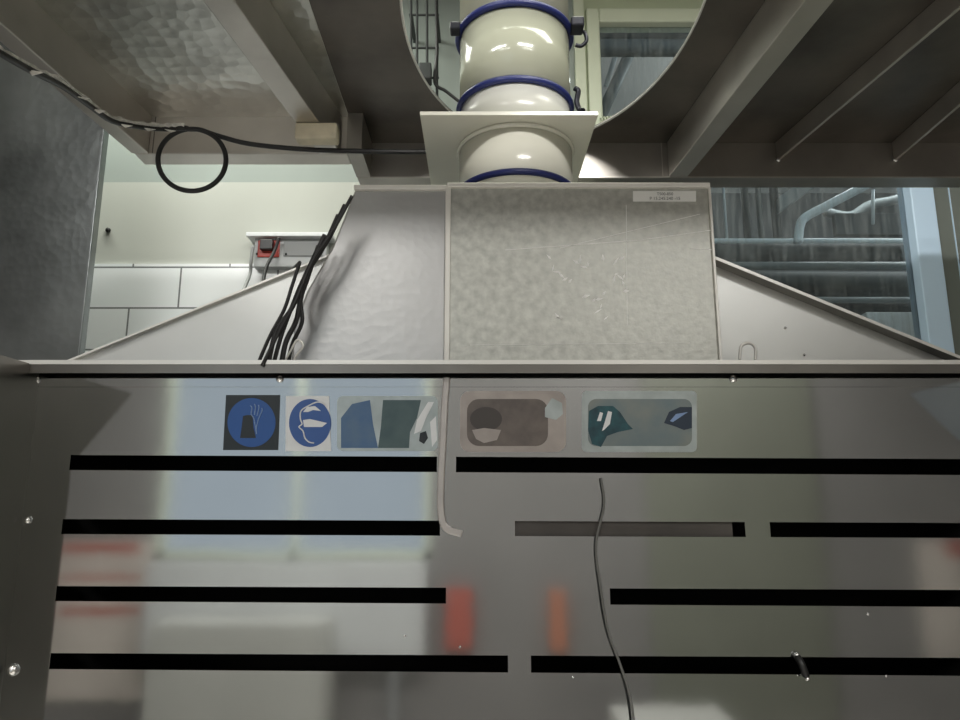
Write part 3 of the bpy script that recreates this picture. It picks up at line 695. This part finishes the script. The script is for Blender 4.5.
# ================================================================ black cable bundle beside the box
routes = [
    ([(352, 196), (332, 232), (312, 262), (296, 300), (280, 330), (262, 366)], .0035),
    ([(345, 205), (328, 240), (308, 270), (293, 306), (276, 332), (268, 366)], .0045),
    ([(338, 215), (322, 250), (304, 278), (290, 312), (280, 340), (273, 366)], .0040),
    ([(325, 235), (312, 262), (303, 284), (297, 318), (286, 342), (281, 366)], .0050),
    ([(300, 262), (292, 286), (284, 310), (270, 336), (257, 366)], .0035),
    ([(318, 246), (309, 275), (301, 300), (302, 322), (292, 345), (288, 366)], .0040),
]
names = ['outermost on the left', 'second from the left', 'third from the left', 'thickest of the bundle', 'short, splaying out lowest left', 'innermost against the box']
for k, (rt, r) in enumerate(routes):
    Yc = 1.215+.012*k
    tag(link('black_cable', tube(bmesh.new(), spline([onY(x, y, Yc+.0*i) for i, (x, y) in enumerate(rt)]), r, 8), M_cable, smooth=True), 'black cable slanting beside the galvanised box, %s' % names[k], 'cable', 'cables beside the box')
tag(link('tangled_white_cable', tube(bmesh.new(), spline([onY(x, y, 1.252) for x, y in ((282, 366), (290, 352), (297, 340), (303, 346), (296, 356), (292, 366))]), .002, 6), M_lid, smooth=True), 'thin pale cable curled at the foot of the black cables', 'cable')
# ================================================================ cable rack seen through the opening
rk = thing('wire_rack', 'dark wire cable rack seen through opening left of the duct', 'rack')
RY = 2.25
b = bmesh.new()
for px in (411, 417, 427, 437): tube(b, [onY(px, -30, RY), onY(px, 112, RY)], .005, 8)
for py in (-14, 15, 48, 78): tube(b, [onY(409, py, RY), onY(439, py, RY)], .004, 8)
link('wire_grid', b, M_piped, rk)
pbx = onY(419, 62, RY-.05); pby = onY(431, 78, RY-.05); link('junction_box', bx(pbx.x, pby.x, RY-.05, RY+.0, pby.z, pbx.z), M_piped, rk, bevel=.004)
# give the rack its wall brackets
for px in (411, 437):
    q = onY(px, 15, RY); link('bracket', bx(q.x-.006, q.x+.006, RY, YW, q.z-.006, q.z+.006), M_piped, rk)
hpc([onY(436, -20, RY-.02), onY(437, 50, RY-.02), onY(435, 82, RY-.02), onY(447, 92, RY-.02), onY(470, 110, RY-.02)], .006, M_cable, 'black cable looping down from the wire rack behind the duct', 'rack_cable')
# small spring-like green hose by the right edge of the opening
b = bmesh.new(); q0, q1 = onY(600, 122, 2.378), onY(632, 119, 2.378); n = 90
tube(b, [q0.lerp(q1, i/n)+Vector((0, .016*math.cos(i*.75), .016*math.sin(i*.75))) for i in range(n+1)], .0035, 6)
tag(link('coiled_hose', b, M_greenf, smooth=True), 'short pale green coiled hose at the opening edge right of the plate', 'hose')
tag(link('thin_cable', tube(bmesh.new(), spline([onY(581, 170, 1.9), onY(588, 173, 1.9), onY(594, 179, 1.9), onY(598, 186, 1.9)]), .004, 8), M_greyc, smooth=True), 'short grey cable end right of the duct above the box', 'cable')

# ================================================================ things behind the photographer, seen as reflections
def wallpt(px, py, Y=YB): 
    r = ray(px, py); t_ = (2*PY-Y)/r.y; return Vector((r.x*t_, Y, H+r.z*t_))
def reflected(name, x0, y0, x1, y1, m, label, cat, d=.02):
    a, c = wallpt(x0, y0), wallpt(x1, y1)
    return tag(link(name, bx(a.x, c.x, YB, YB+d, max(c.z, .02), a.z), m, bevel=.002), label, cat)
M_post = mat('pale_poster_paper', (.62, .56, .50), .7, 0, .1, 3)
po = thing('wall_poster', 'pale poster with red bands reflected at lower left of panel', 'poster')
a, c = wallpt(58, 540), wallpt(142, 700)
link('poster_sheet', bx(a.x, c.x, YB, YB+.01, max(.02, c.z), a.z), M_post, po)
M_pred = mat('faded_red_print', (.45, .12, .09), .7)
for y0, y1 in ((543, 553), (575, 580), (606, 614)):
    u, v = wallpt(62, y0), wallpt(140, y1); link('red_band', bx(u.x, v.x, YB+.01, YB+.012, v.z, u.z), M_pred, po)
po = thing('wall_poster', 'grey white poster reflected at lower right edge of panel', 'poster')
a, c = wallpt(914, 540), wallpt(975, 662)
link('poster_sheet', bx(a.x, c.x, YB, YB+.01, max(.02, c.z), a.z), M_post, po)
u, v = wallpt(944, 540), wallpt(972, 556); link('red_band', bx(u.x, v.x, YB+.01, YB+.012, v.z, u.z), M_pred, po)
reflected('red_locker', 446, 588, 472, 648, M_pred, 'tall narrow red panel reflected in the middle of steel panel', 'panel', .06)
reflected('red_post', 549, 590, 566, 650, mat('orange_red_paint', (.50, .20, .12), .6), 'slim orange red post reflected right of the red panel', 'post', .06)

M_oliv = mat('olive_door_paint', (.20, .205, .165), .6, 0, .05, 2)
M_cab = mat('pale_cabinet_paint', (.50, .50, .46), .6, 0, .05, 2)
a, c = wallpt(640, 372), wallpt(838, 720)
struct(link('added_door', bx(a.x, c.x, YB, YB+.03, .01, a.z), M_oliv, bevel=.002))  # added olive slab, gives the panel its olive reflection
rad = thing('added_radiator', 'added pale grey panel heater under the rear window, lightens the panel reflection', 'added_radiator')  # added to carry the light reflection on below the window
link('added_radiator_body', bx(WX0+.02, WX1-.02, YB+.03, YB+.13, .46, 1.10), mat('pale_grey_enamel', (.62, .63, .62), .5, 0, .04, 2), rad, bevel=.01)
for x_ in (WX0+.2, WX1-.25): link('added_radiator_foot', bx(x_, x_+.05, YB+.05, YB+.11, 0, .47), M_greyc, rad)
a, c = wallpt(180, 612), wallpt(335, 720)
tag(link('added_cabinet', bx(a.x, c.x, YB+.16, YB+.46, .01, a.z), M_cab, bevel=.002), 'added pale low cabinet, lightens the bottom left panel reflection', 'cabinet')  # added pale block that lightens the lower left reflection
a, c = wallpt(600, 690), wallpt(700, 720)
tag(link('added_crate', bx(a.x, c.x, YB+.34, YB+.74, .01, a.z), M_cab, bevel=.01), 'added pale low crate, brightens the bottom right panel reflection', 'crate')  # added pale block for the bright patch in the lower right reflection
